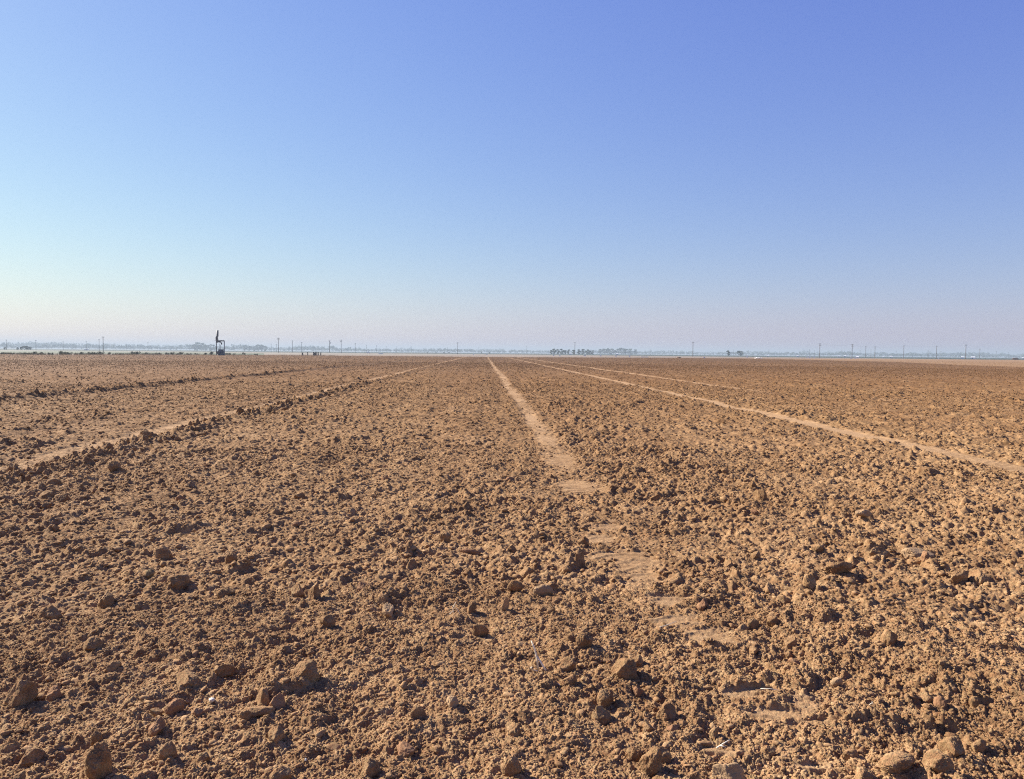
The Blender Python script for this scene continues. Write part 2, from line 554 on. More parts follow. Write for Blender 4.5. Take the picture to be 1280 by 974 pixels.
def clod_shape(level, seed, planes=13, soft=.032, rough=1.0):
    r_ = np.random.default_rng(seed)
    v, f = ico(level)
    n = r_.normal(size=(planes, 3)); n /= np.linalg.norm(n, axis=1)[:, None]
    h = r_.uniform(.62, 1.0, planes)
    d = np.maximum(v @ n.T, 1e-3)
    rad = np.concatenate([h[None, :] / d, np.full((len(v), 1), 1.12)], 1)
    k = soft
    m = rad.min(1)
    rad = m - k * np.log(np.exp(-(rad - m[:, None]) / k).sum(1))
    p = v * rad[:, None]
    p *= np.array([1.0, r_.uniform(.72, .95), r_.uniform(.60, .85)])
    if level >= 3:
        s = 1 + rough * (.075 * n3(p * 2.2 + 20, seed) + .055 * n3(p * 5 + 40, seed + 7) + .040 * np.abs(n3(p * 10 + 60, seed + 17)))
        if level >= 4: s += rough * .026 * n3(p * 22 + 90, seed + 27)
        p = p * s[:, None]
    elif level >= 1:
        p *= (1 + rough * r_.uniform(-.09, .09, len(p)))[:, None]
    else:
        p *= (1 + rough * r_.uniform(-.18, .18, len(p)))[:, None]
    return p, f


def rot_of(rz, tilt_x, tilt_y):
    return (Matrix.Rotation(rz, 3, 'Z') @ Matrix.Rotation(tilt_x, 3, 'X') @ Matrix.Rotation(tilt_y, 3, 'Y')).to_euler()


CL = []
for k in range(14):
    p, f = clod_shape(5, 900 + k, planes=random.choice((7, 8, 10, 12)), rough=1.15)
    CL.append(np_mesh('soil_clod', p, f, 3))
CLM = [np_mesh('soil_clod', *clod_shape(4, 950 + k, planes=12, rough=1.3), 3) for k in range(12)]


def with_mat(me, mat, cache={}):
    key = (me.name, mat.name)
    if key not in cache:
        c = me.copy(); c.materials.clear(); c.materials.append(mat); cache[key] = c
    return cache[key]


def put_clod(name, x, y, w, hgt, label, cat, group=None, mat='clod', var=0, rz=None, sink=.42, tilt=None, depth=None, meshes=CL, z=None):
    """a clod w wide and hgt tall above the soil"""
    o = link(name, with_mat(meshes[var % len(meshes)], M[mat]))
    hz = hgt / (2 * (1 - sink)) / .74
    o.scale = (w / 2 / .92, (depth or w * .85) / 2 / .85, hz)
    o.rotation_euler = rot_of(random.uniform(0, 6.3) if rz is None else rz, *(tilt or (random.uniform(-.18, .18), random.uniform(-.18, .18))))
    zz = float(H(x, y, .03)[0]) + .006 if z is None else z
    o.location = (x, y, zz + hz * .74 * (1 - 2 * sink))
    tag(o, label, cat, group)
    return o


# px, py (foot), width px, height px, mesh variant, material, label
BIG = [
 (121, 968, 34, 46, 9, 'clod', 'tall upright soil clod with a flat sunlit left face near the bottom edge'),
 (22, 878, 29, 28, 1, 'clod', 'rounded brown clod with a grooved top beside the left edge of the view'),
 (64, 869, 20, 17, 2, 'clod_red', 'reddish clod just right of the grooved clod at the left edge'),
 (208, 949, 18, 22, 3, 'clod', 'small egg-shaped upright clod right of the tall flat-faced clod'),
 (34, 945, 27, 18, 4, 'clod', 'low smooth clod left of the tall flat-faced clod'),
 (217, 886, 20, 18, 5, 'clod_red', 'blunt round clod casting a shadow just left of the white pebble'),
 (193, 889, 15, 11, 6, 'clod', 'small clod touching the left side of the blunt round clod'),
 (319, 896, 37, 22, 7, 'clod', 'wide flat-topped clod with a shaded front, right of the white pebble'),
 (380, 857, 40, 24, 8, 'clod', 'broad bright-topped clod above the wide flat-topped one'),
 (319, 843, 20, 18, 9, 'clod', 'pointed dark clod left of the broad bright-topped clod'),
 (232, 858, 32, 18, 10, 'clod', 'long low clod lying above the white pebble'),
 (113, 809, 25, 18, 11, 'clod', 'solitary rounded clod above the grooved clod at the left edge'),
 (118, 922, 14, 14, 12, 'clod', 'small clod directly above the tall flat-faced clod'),
 (349, 976, 27, 22, 13, 'clod', 'clod cut by the bottom edge of the view, left of the middle'),
 (724, 703, 22, 18, 0, 'clod', 'dark-fronted clod lying alone left of the middle wheel track'),
 (660, 717, 24, 17, 1, 'clod', 'smooth oval clod left of the lone dark-fronted clod'),
 (645, 736, 24, 17, 2, 'clod', 'angular clod leaning over the thin standing flake of earth'),
 (680, 741, 24, 18, 3, 'clod_pale', 'pale cracked slab of earth tilted up below the smooth oval clod'),
 (632, 757, 9, 20, 4, 'clod_pale', 'thin pale flake of earth standing on edge'),
 (600, 788, 20, 20, 5, 'clod', 'triangular clod below the thin standing flake of earth'),
 (485, 765, 18, 15, 6, 'clod_pale', 'pale yellowish clod left of the triangular clod'),
 (588, 687, 24, 13, 7, 'clod_red', 'flat reddish slab of earth above the smooth oval clod'),
 (202, 699, 24, 17, 8, 'clod', 'peaked brown clod in the left part of the field, uppermost of a loose pair'),
 (218, 732, 30, 18, 9, 'clod', 'wide shaded clod below the peaked brown clod'),
 (131, 755, 24, 19, 10, 'clod', 'squat clod left of and below the wide shaded clod'),
 (57, 770, 24, 19, 11, 'clod', 'rough rounded clod in the left part of the field, beside a smaller dark pair'),
 (186, 721, 13, 11, 12, 'clod_green', 'small olive-tinted smooth clod beside the wide shaded clod'),
 (281, 745, 22, 15, 13, 'clod', 'dark low clod right of the wide shaded clod'),
 (391, 746, 26, 20, 0, 'clod', 'clod with a dark front, right one of a touching pair'),
 (371, 742, 18, 17, 1, 'clod', 'clod with a round top, left one of a touching pair'),
 (816, 961, 34, 36, 2, 'clod', 'big angular clod with a bright left edge near the bottom middle'),
 (793, 945, 20, 18, 3, 'clod', 'smaller clod leaning on the left side of the big angular clod'),
 (521, 900, 22, 22, 4, 'clod', 'upright clod with a deep shadow, left of the smooth grey-sided clod'),
 (565, 888, 21, 18, 5, 'clod_pale', 'smooth grey-sided clod tilted to the left below the dry twig'),
 (710, 837, 22, 18, 6, 'clod', 'dark clod right of the forked dry stalk'),
 (712, 857, 26, 20, 7, 'clod', 'olive-brown clod just below the dark clod beside the stalk'),
 (783, 846, 42, 27, 8, 'clod', 'large sloping clod with a flat sunlit top right of the forked stalk'),
 (757, 878, 26, 26, 9, 'clod', 'steep crumbly clod below the large sloping clod'),
 (834, 890, 30, 26, 10, 'clod', 'bright blocky clod against a black hollow'),
 (640, 970, 26, 30, 11, 'clod', 'steep rough clod at the bottom edge in the middle'),
 (460, 970, 28, 26, 12, 'clod', 'rounded clod at the bottom edge left of the steep rough clod'),
 (731, 814, 22, 20, 13, 'clod', 'smooth domed clod above the dark clod beside the stalk'),
 (914, 966, 46, 32, 0, 'clod_pale', 'largest pale block of earth with a flat top near the bottom edge'),
 (867, 973, 25, 24, 1, 'clod', 'rounded clod left of the largest pale block of earth'),
 (1176, 966, 34, 24, 2, 'clod', 'light angular clod in the lower right, right one of a pair'),
 (1128, 961, 40, 22, 3, 'clod', 'broad crumbly clod in the lower right, left one of a pair'),
 (1082, 973, 26, 20, 4, 'clod', 'low clod on the bottom edge left of the lower right pair'),
 (1048, 850, 13, 10, 5, 'clod_pale', 'small smooth light clod alone on fine soil at the right'),
 (1152, 694, 38, 15, 6, 'clod_pale', 'long thin slab of earth with a dark front edge at the right'),
 (1052, 718, 30, 20, 7, 'clod', 'bulky clod left of the long thin slab'),
 (1015, 737, 20, 18, 8, 'clod', 'dark upright clod below and left of the bulky clod'),
 (1205, 724, 24, 16, 9, 'clod', 'reddish brown clod right of the long thin slab'),
 (1228, 724, 26, 18, 10, 'clod', 'broken clod touching the reddish brown clod at the right'),
 (1082, 648, 20, 10, 11, 'clod_pale', 'small bright slab above the bulky clod at the right'),
 (942, 779, 19, 15, 12, 'clod', 'dark round clod beside the middle wheel track, left of its twin'),
 (967, 778, 16, 13, 13, 'clod', 'smaller dark round clod right of its twin beside the wheel track'),
 (952, 625, 20, 13, 0, 'clod', 'light rounded clod among three in a row right of the middle track'),
 (1102, 694, 24, 16, 1, 'clod', 'flat clod between the bulky clod and the long thin slab'),
 (55, 620, 20, 9, 2, 'clod', 'grey-brown clod fallen in front of the left ridge'),
 (140, 587, 17, 11, 3, 'clod', 'biggest clod standing on the left ridge'),
 (64, 606, 19, 9, 4, 'clod', 'smooth clod on the left ridge near the edge of the view'),
]
for i, (px, py, wp, hp, var, mat, label) in enumerate(BIG):
    x, y = ground_at(px, py)
    d = math.hypot(x, y); k = d / F * .97
    dip = math.atan2(EYE, d)
    w = wp * k * .84
    hgt = max(hp * k - w * .55 * math.sin(dip), hp * k * .55) * .88
    thin = 'flake' in label
    kw = {}
    if thin: kw = dict(depth=w * .45, rz=.1, tilt=(.05, .12), sink=.2)
    elif 'slab' in label: kw = dict(depth=w * .6, rz=.15, sink=.3)
    put_clod('soil_clod' if 'flake' not in label else 'earth_flake', x, y + w * .3, w * 1.08, hgt, label, 'soil clod', 'large soil clods lying on the tilled field', mat, var, **kw)

# medium clods, singly placed: nothing tells one from the next
MED_GROUP = 'middle-sized soil clods scattered over the field'
n_med = 300 - len(BIG)
cnt = 0
mr = np.random.default_rng(77)
med_pts = []
while cnt < n_med:
    if cnt < 135:                                      # on the left ridge
        y = 8.4 * (40 / 8.4) ** mr.random(); x = BERM + .10 + mr.normal() * .20; s = mr.uniform(.06, .14) * (1 - .3 * (y < 11))
        if x < -.72 * y: continue
    else:
        d = 2.9 * (11 / 2.9) ** mr.random(); th = YAW + R(mr.uniform(-34, 34))
        x, y = d * math.sin(th), d * math.cos(th)
        rg = float(rough_map(np.array([x]), np.array([y]))[0]); tk = float(masks(np.array([x]), np.array([y]))[0][0])
        if mr.random() > rg * .9 or tk > .2: continue
        s = mr.uniform(.035, .07) * (1 + .05 * d)
    if any((x - a_) ** 2 + (y - b_) ** 2 < (s * .9) ** 2 for a_, b_ in med_pts): continue
    med_pts.append((x, y))
    ridge = cnt < 135
    put_clod('soil_clod', x, y, s, s * mr.uniform(.45, .75),
             'brown soil clod heaped on the ridge beside the left wheel track' if ridge else 'small brown soil clod half sunk in loose crumbly earth',
             'soil clod', 'clods heaped along the left ridge' if ridge else MED_GROUP,
             ['clod', 'clod', 'clod', 'clod_red', 'clod'][int(mr.integers(0, 5))] if not ridge else 'clod', int(mr.integers(0, 12)), sink=float(mr.uniform(.36, .55)), meshes=CLM)
    cnt += 1
print('clods', round(time.time() - T0, 1), 's')


def scatter(n, r0, r1, smin, smax, level, seed, power=2.2, half=38, rough_w=.6):
    r_ = np.random.default_rng(seed)
    shapes = [clod_shape(level, seed * 100 + k, planes=10, rough=1.2) for k in range(10)]
    # uniform per area
    d = np.sqrt(r0 ** 2 + (r1 ** 2 - r0 ** 2) * r_.random(n)); th = YAW + np.radians(r_.uniform(-half, half, n))
    x, y = d * np.sin(th), d * np.cos(th)
    track, ball, berm, pale = masks(x, y)
    rgh = rough_map(x, y)
    keep = (r_.random(n) < np.clip((1 - rough_w) + rough_w * rgh, 0, 1) * (1 - np.minimum(track * 1.25, 1)) * (1 - pale * .8)) & (d < edge_dist(th) - 1)
    x, y, d = x[keep], y[keep], d[keep]; n = len(x)
    s = smin * (smax / smin) ** (r_.random(n) ** power)
    z = height(x, y, np.maximum(s * .5, d * C0).astype(np.float32))[0]
    c, si = np.cos(a := r_.uniform(0, 6.283, n)), np.sin(a)
    b = r_.uniform(-.6, .6, n)
    sq = np.stack([r_.uniform(.6, 1.0, n), r_.uniform(.45, .85, n)], 1)
    which = r_.integers(0, 10, n)
    Vs, Fs, off = [], [], 0
    for k, (p, f) in enumerate(shapes):
        m = which == k
        if not m.any(): continue
        q = p[None] * (s[m, None] / 2)[:, :, None] * np.stack([np.ones(m.sum()), sq[m, 0], sq[m, 1]], 1)[:, None, :]
        # tilt about x, then spin about z
        cb, sb = np.cos(b[m])[:, None], np.sin(b[m])[:, None]
        yy = q[..., 1] * cb - q[..., 2] * sb; zz = q[..., 1] * sb + q[..., 2] * cb
        xx = q[..., 0]
        X = xx * c[m, None] - yy * si[m, None] + x[m, None]
        Y = xx * si[m, None] + yy * c[m, None] + y[m, None]
        Zz = zz + (z[m] + s[m] * .05)[:, None]
        Vs.append(np.stack([X, Y, Zz], -1).reshape(-1, 3).astype(np.float32))
        idx = np.arange(m.sum())[:, None, None] * len(p) + f[None] + off
        Fs.append(idx.reshape(-1, 3)); off += m.sum() * len(p)
    return np.concatenate(Vs), np.concatenate(Fs)


parts = [
    scatter(270000, 1.6, 5.2, .007, .022, 0, 41, power=1.8, rough_w=.65, half=55),
    scatter(13000, 1.6, 5.2, .014, .050, 1, 46, power=3.2, half=55),
    scatter(1100, 1.6, 6.5, .030, .075, 2, 45, power=2.8, half=55),
    scatter(200000, 5.2, 13.0, .012, .060, 0, 42, power=2.8, rough_w=.65, half=52),
    scatter(3300, 5.2, 13.0, .04, .10, 1, 48, power=2.8, half=52),
    scatter(160000, 13.0, 40.0, .025, .10, 0, 43, power=2.6, half=42),
    scatter(160000, 40.0, 120.0, .05, .14, 0, 44, power=2.2, half=41),
    scatter(140000, 120.0, 330.0, .09, .22, 0, 47, power=1.8, half=40),
]
V, Fc, off = [], [], 0
for v, f in parts:
    V.append(v); Fc.append(f + off); off += len(v)
cme = np_mesh('soil_crumbs', np.concatenate(V), np.concatenate(Fc), 3)
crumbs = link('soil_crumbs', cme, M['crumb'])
tag(crumbs, 'loose brown crumbs and lumps of broken earth over the whole tilled field', 'soil crumbs', kind='stuff')
del V, Fc, parts
print('crumbs', round(time.time() - T0, 1), 's')


# ------------------------------------------------------------------ pebbles and straw
def pebble(px, py, wp, label, mat='pebble', var=3):
    x, y = ground_at(px, py); k = math.hypot(x, y) / F * .97
    return put_clod('pebble', x, y, wp * k, wp * k * .62, label, 'pebble', None, mat, var, sink=.25, meshes=CLM, z=float(H(x, y, .01)[0]) + .006)


pebble(264, 876, 7.5, 'smooth white pebble lying alone in the brown soil', 'pebble', 3)
pebble(649, 817, 7, 'pale cream pebble just left of the forked dry stalk', 'clod_pale', 6)
pebble(382, 946, 4, 'tiny white pebble near the bottom edge, right of the white pebble', 'pebble', 7)


def stalk(name, pts_px, rad, label, cat='dry stalk', group=None):
    """each branch is a list of (px, py, height above soil); the first point touches the ground"""
    x0, y0 = ground_at(*pts_px[0][0][:2])
    g = float(H(x0, y0, .01)[0])
    m = MB()
    for br in pts_px:
        P = []
        for px, py, dy in br:
            d = ray(px, py); t = (y0 + dy) / d[1]
            p = CAM + d * t
            P.append((p[0] - x0, p[1] - y0, max(p[2] - g, .004)))
        n = len(P)
        m.tube(P, [rad * (1 - .5 * i / max(1, n - 1)) for i in range(n)], 6)
    o = m.build(name, M['straw'], None, True)
    o.location = (x0, y0, g)
    return tag(o, label, cat, group)


stalk('dry_stalk', [[(673, 838, 0), (671, 822, .0), (668, 810, -.01), (664, 801, .0)],
                    [(682, 838, -.02), (676, 828, -.01), (671, 820, .0)],
                    [(664, 834, -.02), (667, 838, -.03), (672, 839, -.03)]], .0055,
      'forked pale dry stalk standing out of the soil in the middle foreground')
stalk('dry_stalk', [[(692, 853, 0), (697, 857, -.02), (700, 861, -.04)]], .003, 'short dry stem lying right of and below the forked stalk')
stalk('dry_stalk', [[(896, 935, 0), (905, 929, .02), (912, 925, .03)], [(900, 932, .01), (907, 934, .0)]], .003, 'bent straw above the largest pale block of earth')
stalk('dry_stalk', [[(951, 861, 0), (963, 861, .0), (974, 863, -.01)]], .0025, 'straight straw lying across the middle wheel track, nearest the view')
stalk('dry_stalk', [[(568, 770, 0), (566, 760, 0), (570, 752, .02)], [(575, 768, 0), (571, 761, .01), (566, 757, .01)], [(562, 768, 0), (567, 763, 0)]], .0022,
      'small tuft of dry stems left of the triangular clod')
stalk('dry_stalk', [[(1092, 882, 0), (1090, 877, .0)], [(1087, 881, 0), (1091, 878, 0)]], .002, 'little broken straw on the fine soil at the lower right')
stalk('dry_stalk', [[(819, 785, 0), (832, 782, .02), (845, 777, .05)]], .0025, 'thin straw beside the middle wheel track, farther than the others')

# ------------------------------------------------------------------ derelict pump frame at the field edge
FD = 246.0
fx, fy = far_at(275.5, FD)
u = FD / F / math.cos(math.atan((275 - 640) / F)) ** 0        # metres per picture px at that distance
u = FD / F * math.cos(math.atan((275.5 - 640) / F))
frame = empty('pump_frame', (fx, fy, -.09), math.atan2(-fx, fy))
tag(frame, 'derelict steel frame with a bent upright arm and dark machinery under it, beyond the field', 'pump frame')
W = 4.6 * u
for sx in (-1, 1):
    MB().box((sx * W, 0, 2.25), (.26, .26, 4.5)).build('post', M['steel'] if sx < 0 else M['greysteel'], frame)
MB().box((W * .35, 0, 4.42), (2 * W * .66, .30, .36)).build('crossbeam', M['steel'], frame)
MB().tube([(-W * .62, 0, 4.35), (-W * .86, 0, 4.75), (-W * .93, 0, 5.35), (-W * .72, 0, 5.9), (-W * .66, 0, 7.55)], [.32, .38, .34, .31, .26], 10).build('upright_arm', M['steel'], frame, True)
MB().tube([(-W * .95, 0, 4.0), (-W * .5, 0, 4.25), (0, 0, 4.1), (W * .28, 0, 3.85), (W * .36, 0, 3.3)], [.22, .30, .24, .24, .14], 10).build('hook', M['steel'], frame, True)
MB().tube([(-W * 1.45, 0, 4.42), (-W * .9, 0, 4.45)], .05, 6).build('stay_rod', M['greysteel'], frame)
MB().tube([(-W * .3, 0, 1.8), (-W * .3, 0, 3.6)], .07, 8).tube([(W * .05, .1, 1.8), (W * .05, .1, 3.3)], .05, 8).build('discharge_pipe', M['greysteel'], frame)
mt = MB().box((W * .15, 0, .80), (1.75, 1.3, 1.5), 0, .9).box((-.1, 0, 1.72), (1.1, .9, .4), 0, .8).build('pump', M['motor'], frame)
MB().tube([(W * .55, -.2, .2), (W * .55, -.2, 1.9)], .28, 12).build('motor', M['motor'], mt)
MB().tube([(-.7, -.7, .9), (-.7, -.9, .9)], .42, 14).build('flywheel', M['steel'], mt)


# ------------------------------------------------------------------ foliage
def leaf_cloud(n, blobs_, size, seed, flat=1.0):
    """leaf clumps spread through a set of (x, y, z, radius) balls"""
    r_ = np.random.default_rng(seed)
    b = np.array(blobs_); w = b[:, 3] ** 2; k = r_.choice(len(b), n, p=w / w.sum())
    d = r_.normal(size=(n, 3)); d /= np.linalg.norm(d, axis=1)[:, None]
    p = b[k, :3] + d * (b[k, 3] * (.35 + .7 * r_.random(n) ** .6))[:, None] * np.array([1, 1, .85 * flat])
    a1 = r_.normal(size=(n, 3)); a1 /= np.linalg.norm(a1, axis=1)[:, None]
    a2 = np.cross(a1, r_.normal(size=(n, 3))); a2 /= np.linalg.norm(a2, axis=1)[:, None]
    s = size * r_.uniform(.5, 1.2, n)[:, None]
    V = np.stack([p - a1 * s, p + a2 * s * .6, p + a1 * s, p - a2 * s * .6], 1).reshape(-1, 3)
    V[:, 2] = np.maximum(V[:, 2], .02)
    return V, np.arange(n * 4)


def make_tree(seed, h=8.0, wide=1.0, low=.18, n=900):
    r_ = random.Random(seed)
    root = empty('tree', (0, 0, 0))
    m = MB(); m.tube([(0, 0, -.3), (r_.uniform(-.1, .1), 0, h * .3), (r_.uniform(-.3, .3), r_.uniform(-.2, .2), h * .7)], [h * .035, h * .025, h * .01], 7)
    bl = []
    for i in range(12):
        t = low + (.93 - low) * r_.random(); ang = r_.uniform(0, 6.3)
        rad = h * .16 * wide * math.sin(math.pi * min(1, max(.15, (t - low * .6) / (1.0 - low * .6))) ) ** .6 + .2
        c = (rad * math.cos(ang) * 1.1, rad * math.sin(ang) * 1.1, t * h)
        bl.append((*c, h * r_.uniform(.09, .16) * wide ** .5))
        m.tube([(0, 0, c[2] * .55), (c[0] * .6, c[1] * .6, c[2] * .85), c], [h * .012, h * .008, h * .004], 4)
    bl.append((0, 0, h * .9, h * .1))
    m.build('trunk', M['bark'], root)
    V, f = leaf_cloud(n, bl, h * .05, seed)
    link('crown', np_mesh('crown', V, f, 4, False), M['leaf'], root)
    return root


T = [make_tree(1, wide=.9), make_tree(2, wide=1.15), make_tree(3, wide=.75), make_tree(4, wide=1.5, low=.12), make_tree(5, wide=1.0, low=.1)]
t_used = set()


def tree(var, px, top, dist, label, group, wscale=1.0, minh=2.0):
    o = T[var]
    if var in t_used: o = copy_tree(T[var])
    t_used.add(var)
    x, y = far_at(px, dist)
    hh = (horizon(px) - top) * dist / F * math.cos(math.atan((px - 640) / F)) + EYE
    hh = max(hh, minh)
    o.location = (x, y, -.07); o.rotation_euler = (0, 0, random.uniform(0, 6.3))
    o.scale = (hh / 8 * wscale, hh / 8 * wscale, hh / 8)
    return tag(o, label, 'tree', group)


G = 'dark row of trees in the middle distance'
for i, (px, top) in enumerate([(689, 437.5), (693, 436), (697.5, 436.5), (702.5, 436.2), (706.5, 437.5), (711, 437), (717, 437), (723.5, 437), (728.5, 436.5), (734, 437), (737, 438), (741, 438.2)]):
    tree([0, 1, 4, 1, 0, 4][i % 6], px, top, 1050 + 30 * (i % 3), 'dark bushy tree in the closest row right of the middle of the horizon', G, 1.25)
G = 'pale bluish trees right of the dark row'
for i, (px, top) in enumerate([(750, 436.5), (756, 436), (760, 435.2), (765, 436), (771, 436.2), (777, 435), (782, 435.6), (788, 436), (794, 437)]):
    tree([1, 3, 0, 4][i % 4], px, top, 2050, 'hazy blue-grey tree in the fainter clump right of the dark row', G, 1.5)
tree(3, 925, 438.6, 1050, 'round spreading tree standing alone right of the middle, wider than its neighbour', None, 1.6)
tree(2, 910, 437.8, 1050, 'narrow upright tree standing alone left of the round spreading tree', None, 1.5)
G = 'hazy trees behind the pump frame'
for i, (px, top) in enumerate([(243, 430), (247, 428), (252, 429), (257, 430.5), (263, 430.5), (268, 431)]):
    tree([0, 4, 1][i % 3], px, top, 2150, 'hazy blue tree in the tall clump just left of the pump frame', G, 1.4)
G = 'hazy trees right of the pump frame'
for i, (px, top) in enumerate([(306, 433), (312, 432.5), (318, 433), (323, 431), (327, 430.6), (332, 432.5)]):
    tree([1, 0, 4][i % 3], px, top, 2150, 'hazy blue tree in the low clump right of the pump frame', G, 1.4)
G = 'dark low trees at the far left'
for i, (px, top) in enumerate([(6, 434.2), (22, 434.2), (27, 433.8), (31, 432.6), (35, 432.8), (38, 434.0)]):
    tree([3, 1, 3][i % 3], px, top, 900, 'low dark tree crown in the mound at the far left of the horizon', G, 1.7)
G = 'small dark trees on the far bank'
for px, top in [(534, 439.8), (545, 440), (555, 440), (602, 440.5), (612, 440.3), (561, 441)]:
    tree(3, px, top, 1000, 'very small dark tree on the far bank left of the middle', G, 1.3)

# distant hazy woods: one mass nobody could count
r_ = np.random.default_rng(5)
VV, nn = [], 0
for row, (dist, hb) in enumerate([(2600, 10), (3300, 14), (4200, 19)]):
    for px in np.arange(-420, 1700, 3.2):
        prof = 1 + .45 * float(vnoise(np.array([px / 34.]), np.array([row * 7.3]), 601)[0]) + .25 * float(vnoise(np.array([px / 7.]), np.array([row * 3.3]), 602)[0])
        if px > 560 and px < 1000: prof *= .92
        if px < 420: prof *= 1.25
        if row == 9 and vnoise(np.array([px / 60.]), np.array([2.2]), 603)[0] < 0: continue
        h = hb * max(.25, prof) * r_.uniform(.8, 1.15)
        x, y = far_at(px + r_.uniform(-2, 2), dist + r_.uniform(-60, 60))
        bl = [(x + r_.uniform(-.5, .5) * h, y + r_.uniform(-.4, .4) * h, h * r_.uniform(.3, .85), h * r_.uniform(.18, .3)) for _ in range(6)]
        v, f = leaf_cloud(130, bl, h * .10, int(r_.integers(1e9)))
        VV.append(v)
VV = np.concatenate(VV)
woods = link('distant_woods', np_mesh('distant_woods', VV, np.arange(len(VV)), 4, False), M['leaf'])
tag(woods, 'pale blue hazy woods along the whole horizon', 'woods', kind='stuff')


# bushes and weeds on the bank at the left edge of the field
def make_bush(seed):
    r_ = random.Random(seed)
    bl = [(r_.uniform(-.7, .7), r_.uniform(-.5, .5), r_.uniform(.2, .55), r_.uniform(.25, .42)) for _ in range(9)]
    V, f = leaf_cloud(700, bl, .085, seed)
    me = np_mesh('bush', V, f, 4, False)
    me.materials.append(M['leaf2'])
    return me


BU = [make_bush(s) for s in (61, 62, 63, 64)]


def edge_xy(px, back=3.0):
    th = math.atan2(px - 640, F) + YAW
    d = float(edge_dist(np.array([th]))[0]) + back
    return d * math.sin(th), d * math.cos(th), d


def bush(px, wp, hp, label, group=None, back=3.0, var=0):
    x, y, d = edge_xy(px, back)
    k = d / F * math.cos(math.atan((px - 640) / F))
    o = link('bush', BU[var % 4])
    o.location = (x, y, -.09); o.rotation_euler = (0, 0, random.uniform(-.4, .4) + math.atan2(-x, y))
    o.scale = (wp * k / 2.0, max(.8, wp * k / 2.6), hp * k / .85)
    return tag(o, label, 'bush', group)


bush(257, 5, 3.6, 'dark low bush left of the pump frame, left one of two', back=-6 + 8)
bush(264.5, 6, 5.2, 'dark rounded bush beside the pump frame on its left', back=2)
bush(285, 9, 3.2, 'low sprawling bush at the right foot of the pump frame', back=2, var=1)
bush(304.5, 4, 3.6, 'small round dark bush standing alone right of the pump frame', back=3, var=2)
bush(293, 5, 2.4, 'very low bush between the sprawling bush and the small round one', back=3, var=3)
bush(320, 5, 2.2, 'flat small bush rightmost in the row beyond the pump frame', back=3, var=1)
GB = 'scrubby bushes on the bank at the left edge of the field'
for i, (px, wp, hp) in enumerate([(4, 9, 3.5), (14, 8, 3), (33, 7, 3), (44, 6, 5), (52, 5, 4.5), (63, 7, 3.5), (78, 9, 5), (87, 9, 4), (102, 6, 4.5), (113, 7, 4.5), (119, 6, 3.5), (127, 8, 5), (137, 5, 4), (152, 6, 2.5),
                                  (166, 6, 4.5), (173, 8, 5), (183, 6, 4), (197, 7, 3.3), (209, 6, 3.2), (216, 7, 4), (226, 9, 4.4), (236, 7, 2.6), (245, 5, 2.4)]):
    bush(px, wp, hp, 'scrubby grey-green bush on the weedy bank at the left end of the field', GB, var=i, back=3 + (i % 3))

# weeds
wr = np.random.default_rng(15)
P = []
for _ in range(16000):
    px = wr.uniform(-90, 420) if wr.random() < .82 else wr.uniform(420, 1330)
    if px > 240 and px < 420 and wr.random() < .55: continue
    x, y, d = edge_xy(px, wr.uniform(-2.0, 7.0))
    if vnoise(np.array([px / 6.]), np.array([1.1]), 604)[0] < -.25 and wr.random() < .7: continue
    h = wr.uniform(.15, .65) * (1.0 if px < 250 else .45); a = wr.uniform(0, 6.3); lx, ly = wr.normal(0, .16, 2)
    w = .035
    P += [(x - w * math.cos(a), y - w * math.sin(a), -.09), (x + w * math.cos(a), y + w * math.sin(a), -.09), (x + lx + w * .6, y + ly, h * .7 - .05), (x + lx * 1.5, y + ly * 1.5, h)]
weeds = link('weeds', np_mesh('weeds', np.array(P), np.arange(len(P)), 4, False), M['weed'])
tag(weeds, 'dry olive weeds along the far edge of the tilled field', 'weeds', kind='stuff')


# ------------------------------------------------------------------ power poles
def make_pole(arms=1, lattice=False):
    root = empty('power_pole', (0, 0, 0))
    MB().tube([(0, 0, -.5), (0, 0, 11)], [.24, .16], 8).build('pole', M['wood'], root)
    for i in range(arms):
        ca = MB().box((0, .2, 10.4 - 1.1 * i), (2.0, .14, .16)).build('crossarm', M['wood'], root)
        for sx in (-.9, -.35, .35, .9):
            MB().tube([(sx, .2, 10.51 - 1.1 * i), (sx, .2, 10.78 - 1.1 * i)], [.07, .05], 6).build('insulator', M['greysteel'], ca)
    if lattice:
        MB().tube([(.55, .1, 8.2), (.55, .1, 9.2)], .32, 10).build('transformer', M['greysteel'], root)
    return root


PP = {1: make_pole(1), 2: make_pole(2), 3: make_pole(1, True)}
p_used = set()
POLE_TOP = {}


def pole(px, top, kind, label, group, dist=None, thick=1.0):
    base = horizon(px)
    o = PP[kind]
    if kind in p_used: o = copy_tree(o)
    p_used.add(kind)
    hp = base - top
    if dist is None: dist = 11.0 * F / (hp + 1.0) * .97
    H_ = EYE + hp * dist / F * math.cos(math.atan((px - 640) / F))
    x, y = far_at(px, dist)
    s = H_ / 11
    o.location = (x, y, -.09); o.rotation_euler = (0, 0, math.atan2(-x, y) + random.uniform(-.5, .5)); o.scale = (s * thick, s * thick, s)
    POLE_TOP[px] = (x, y, 10.7 * s)
    return tag(o, label, 'power pole', group)


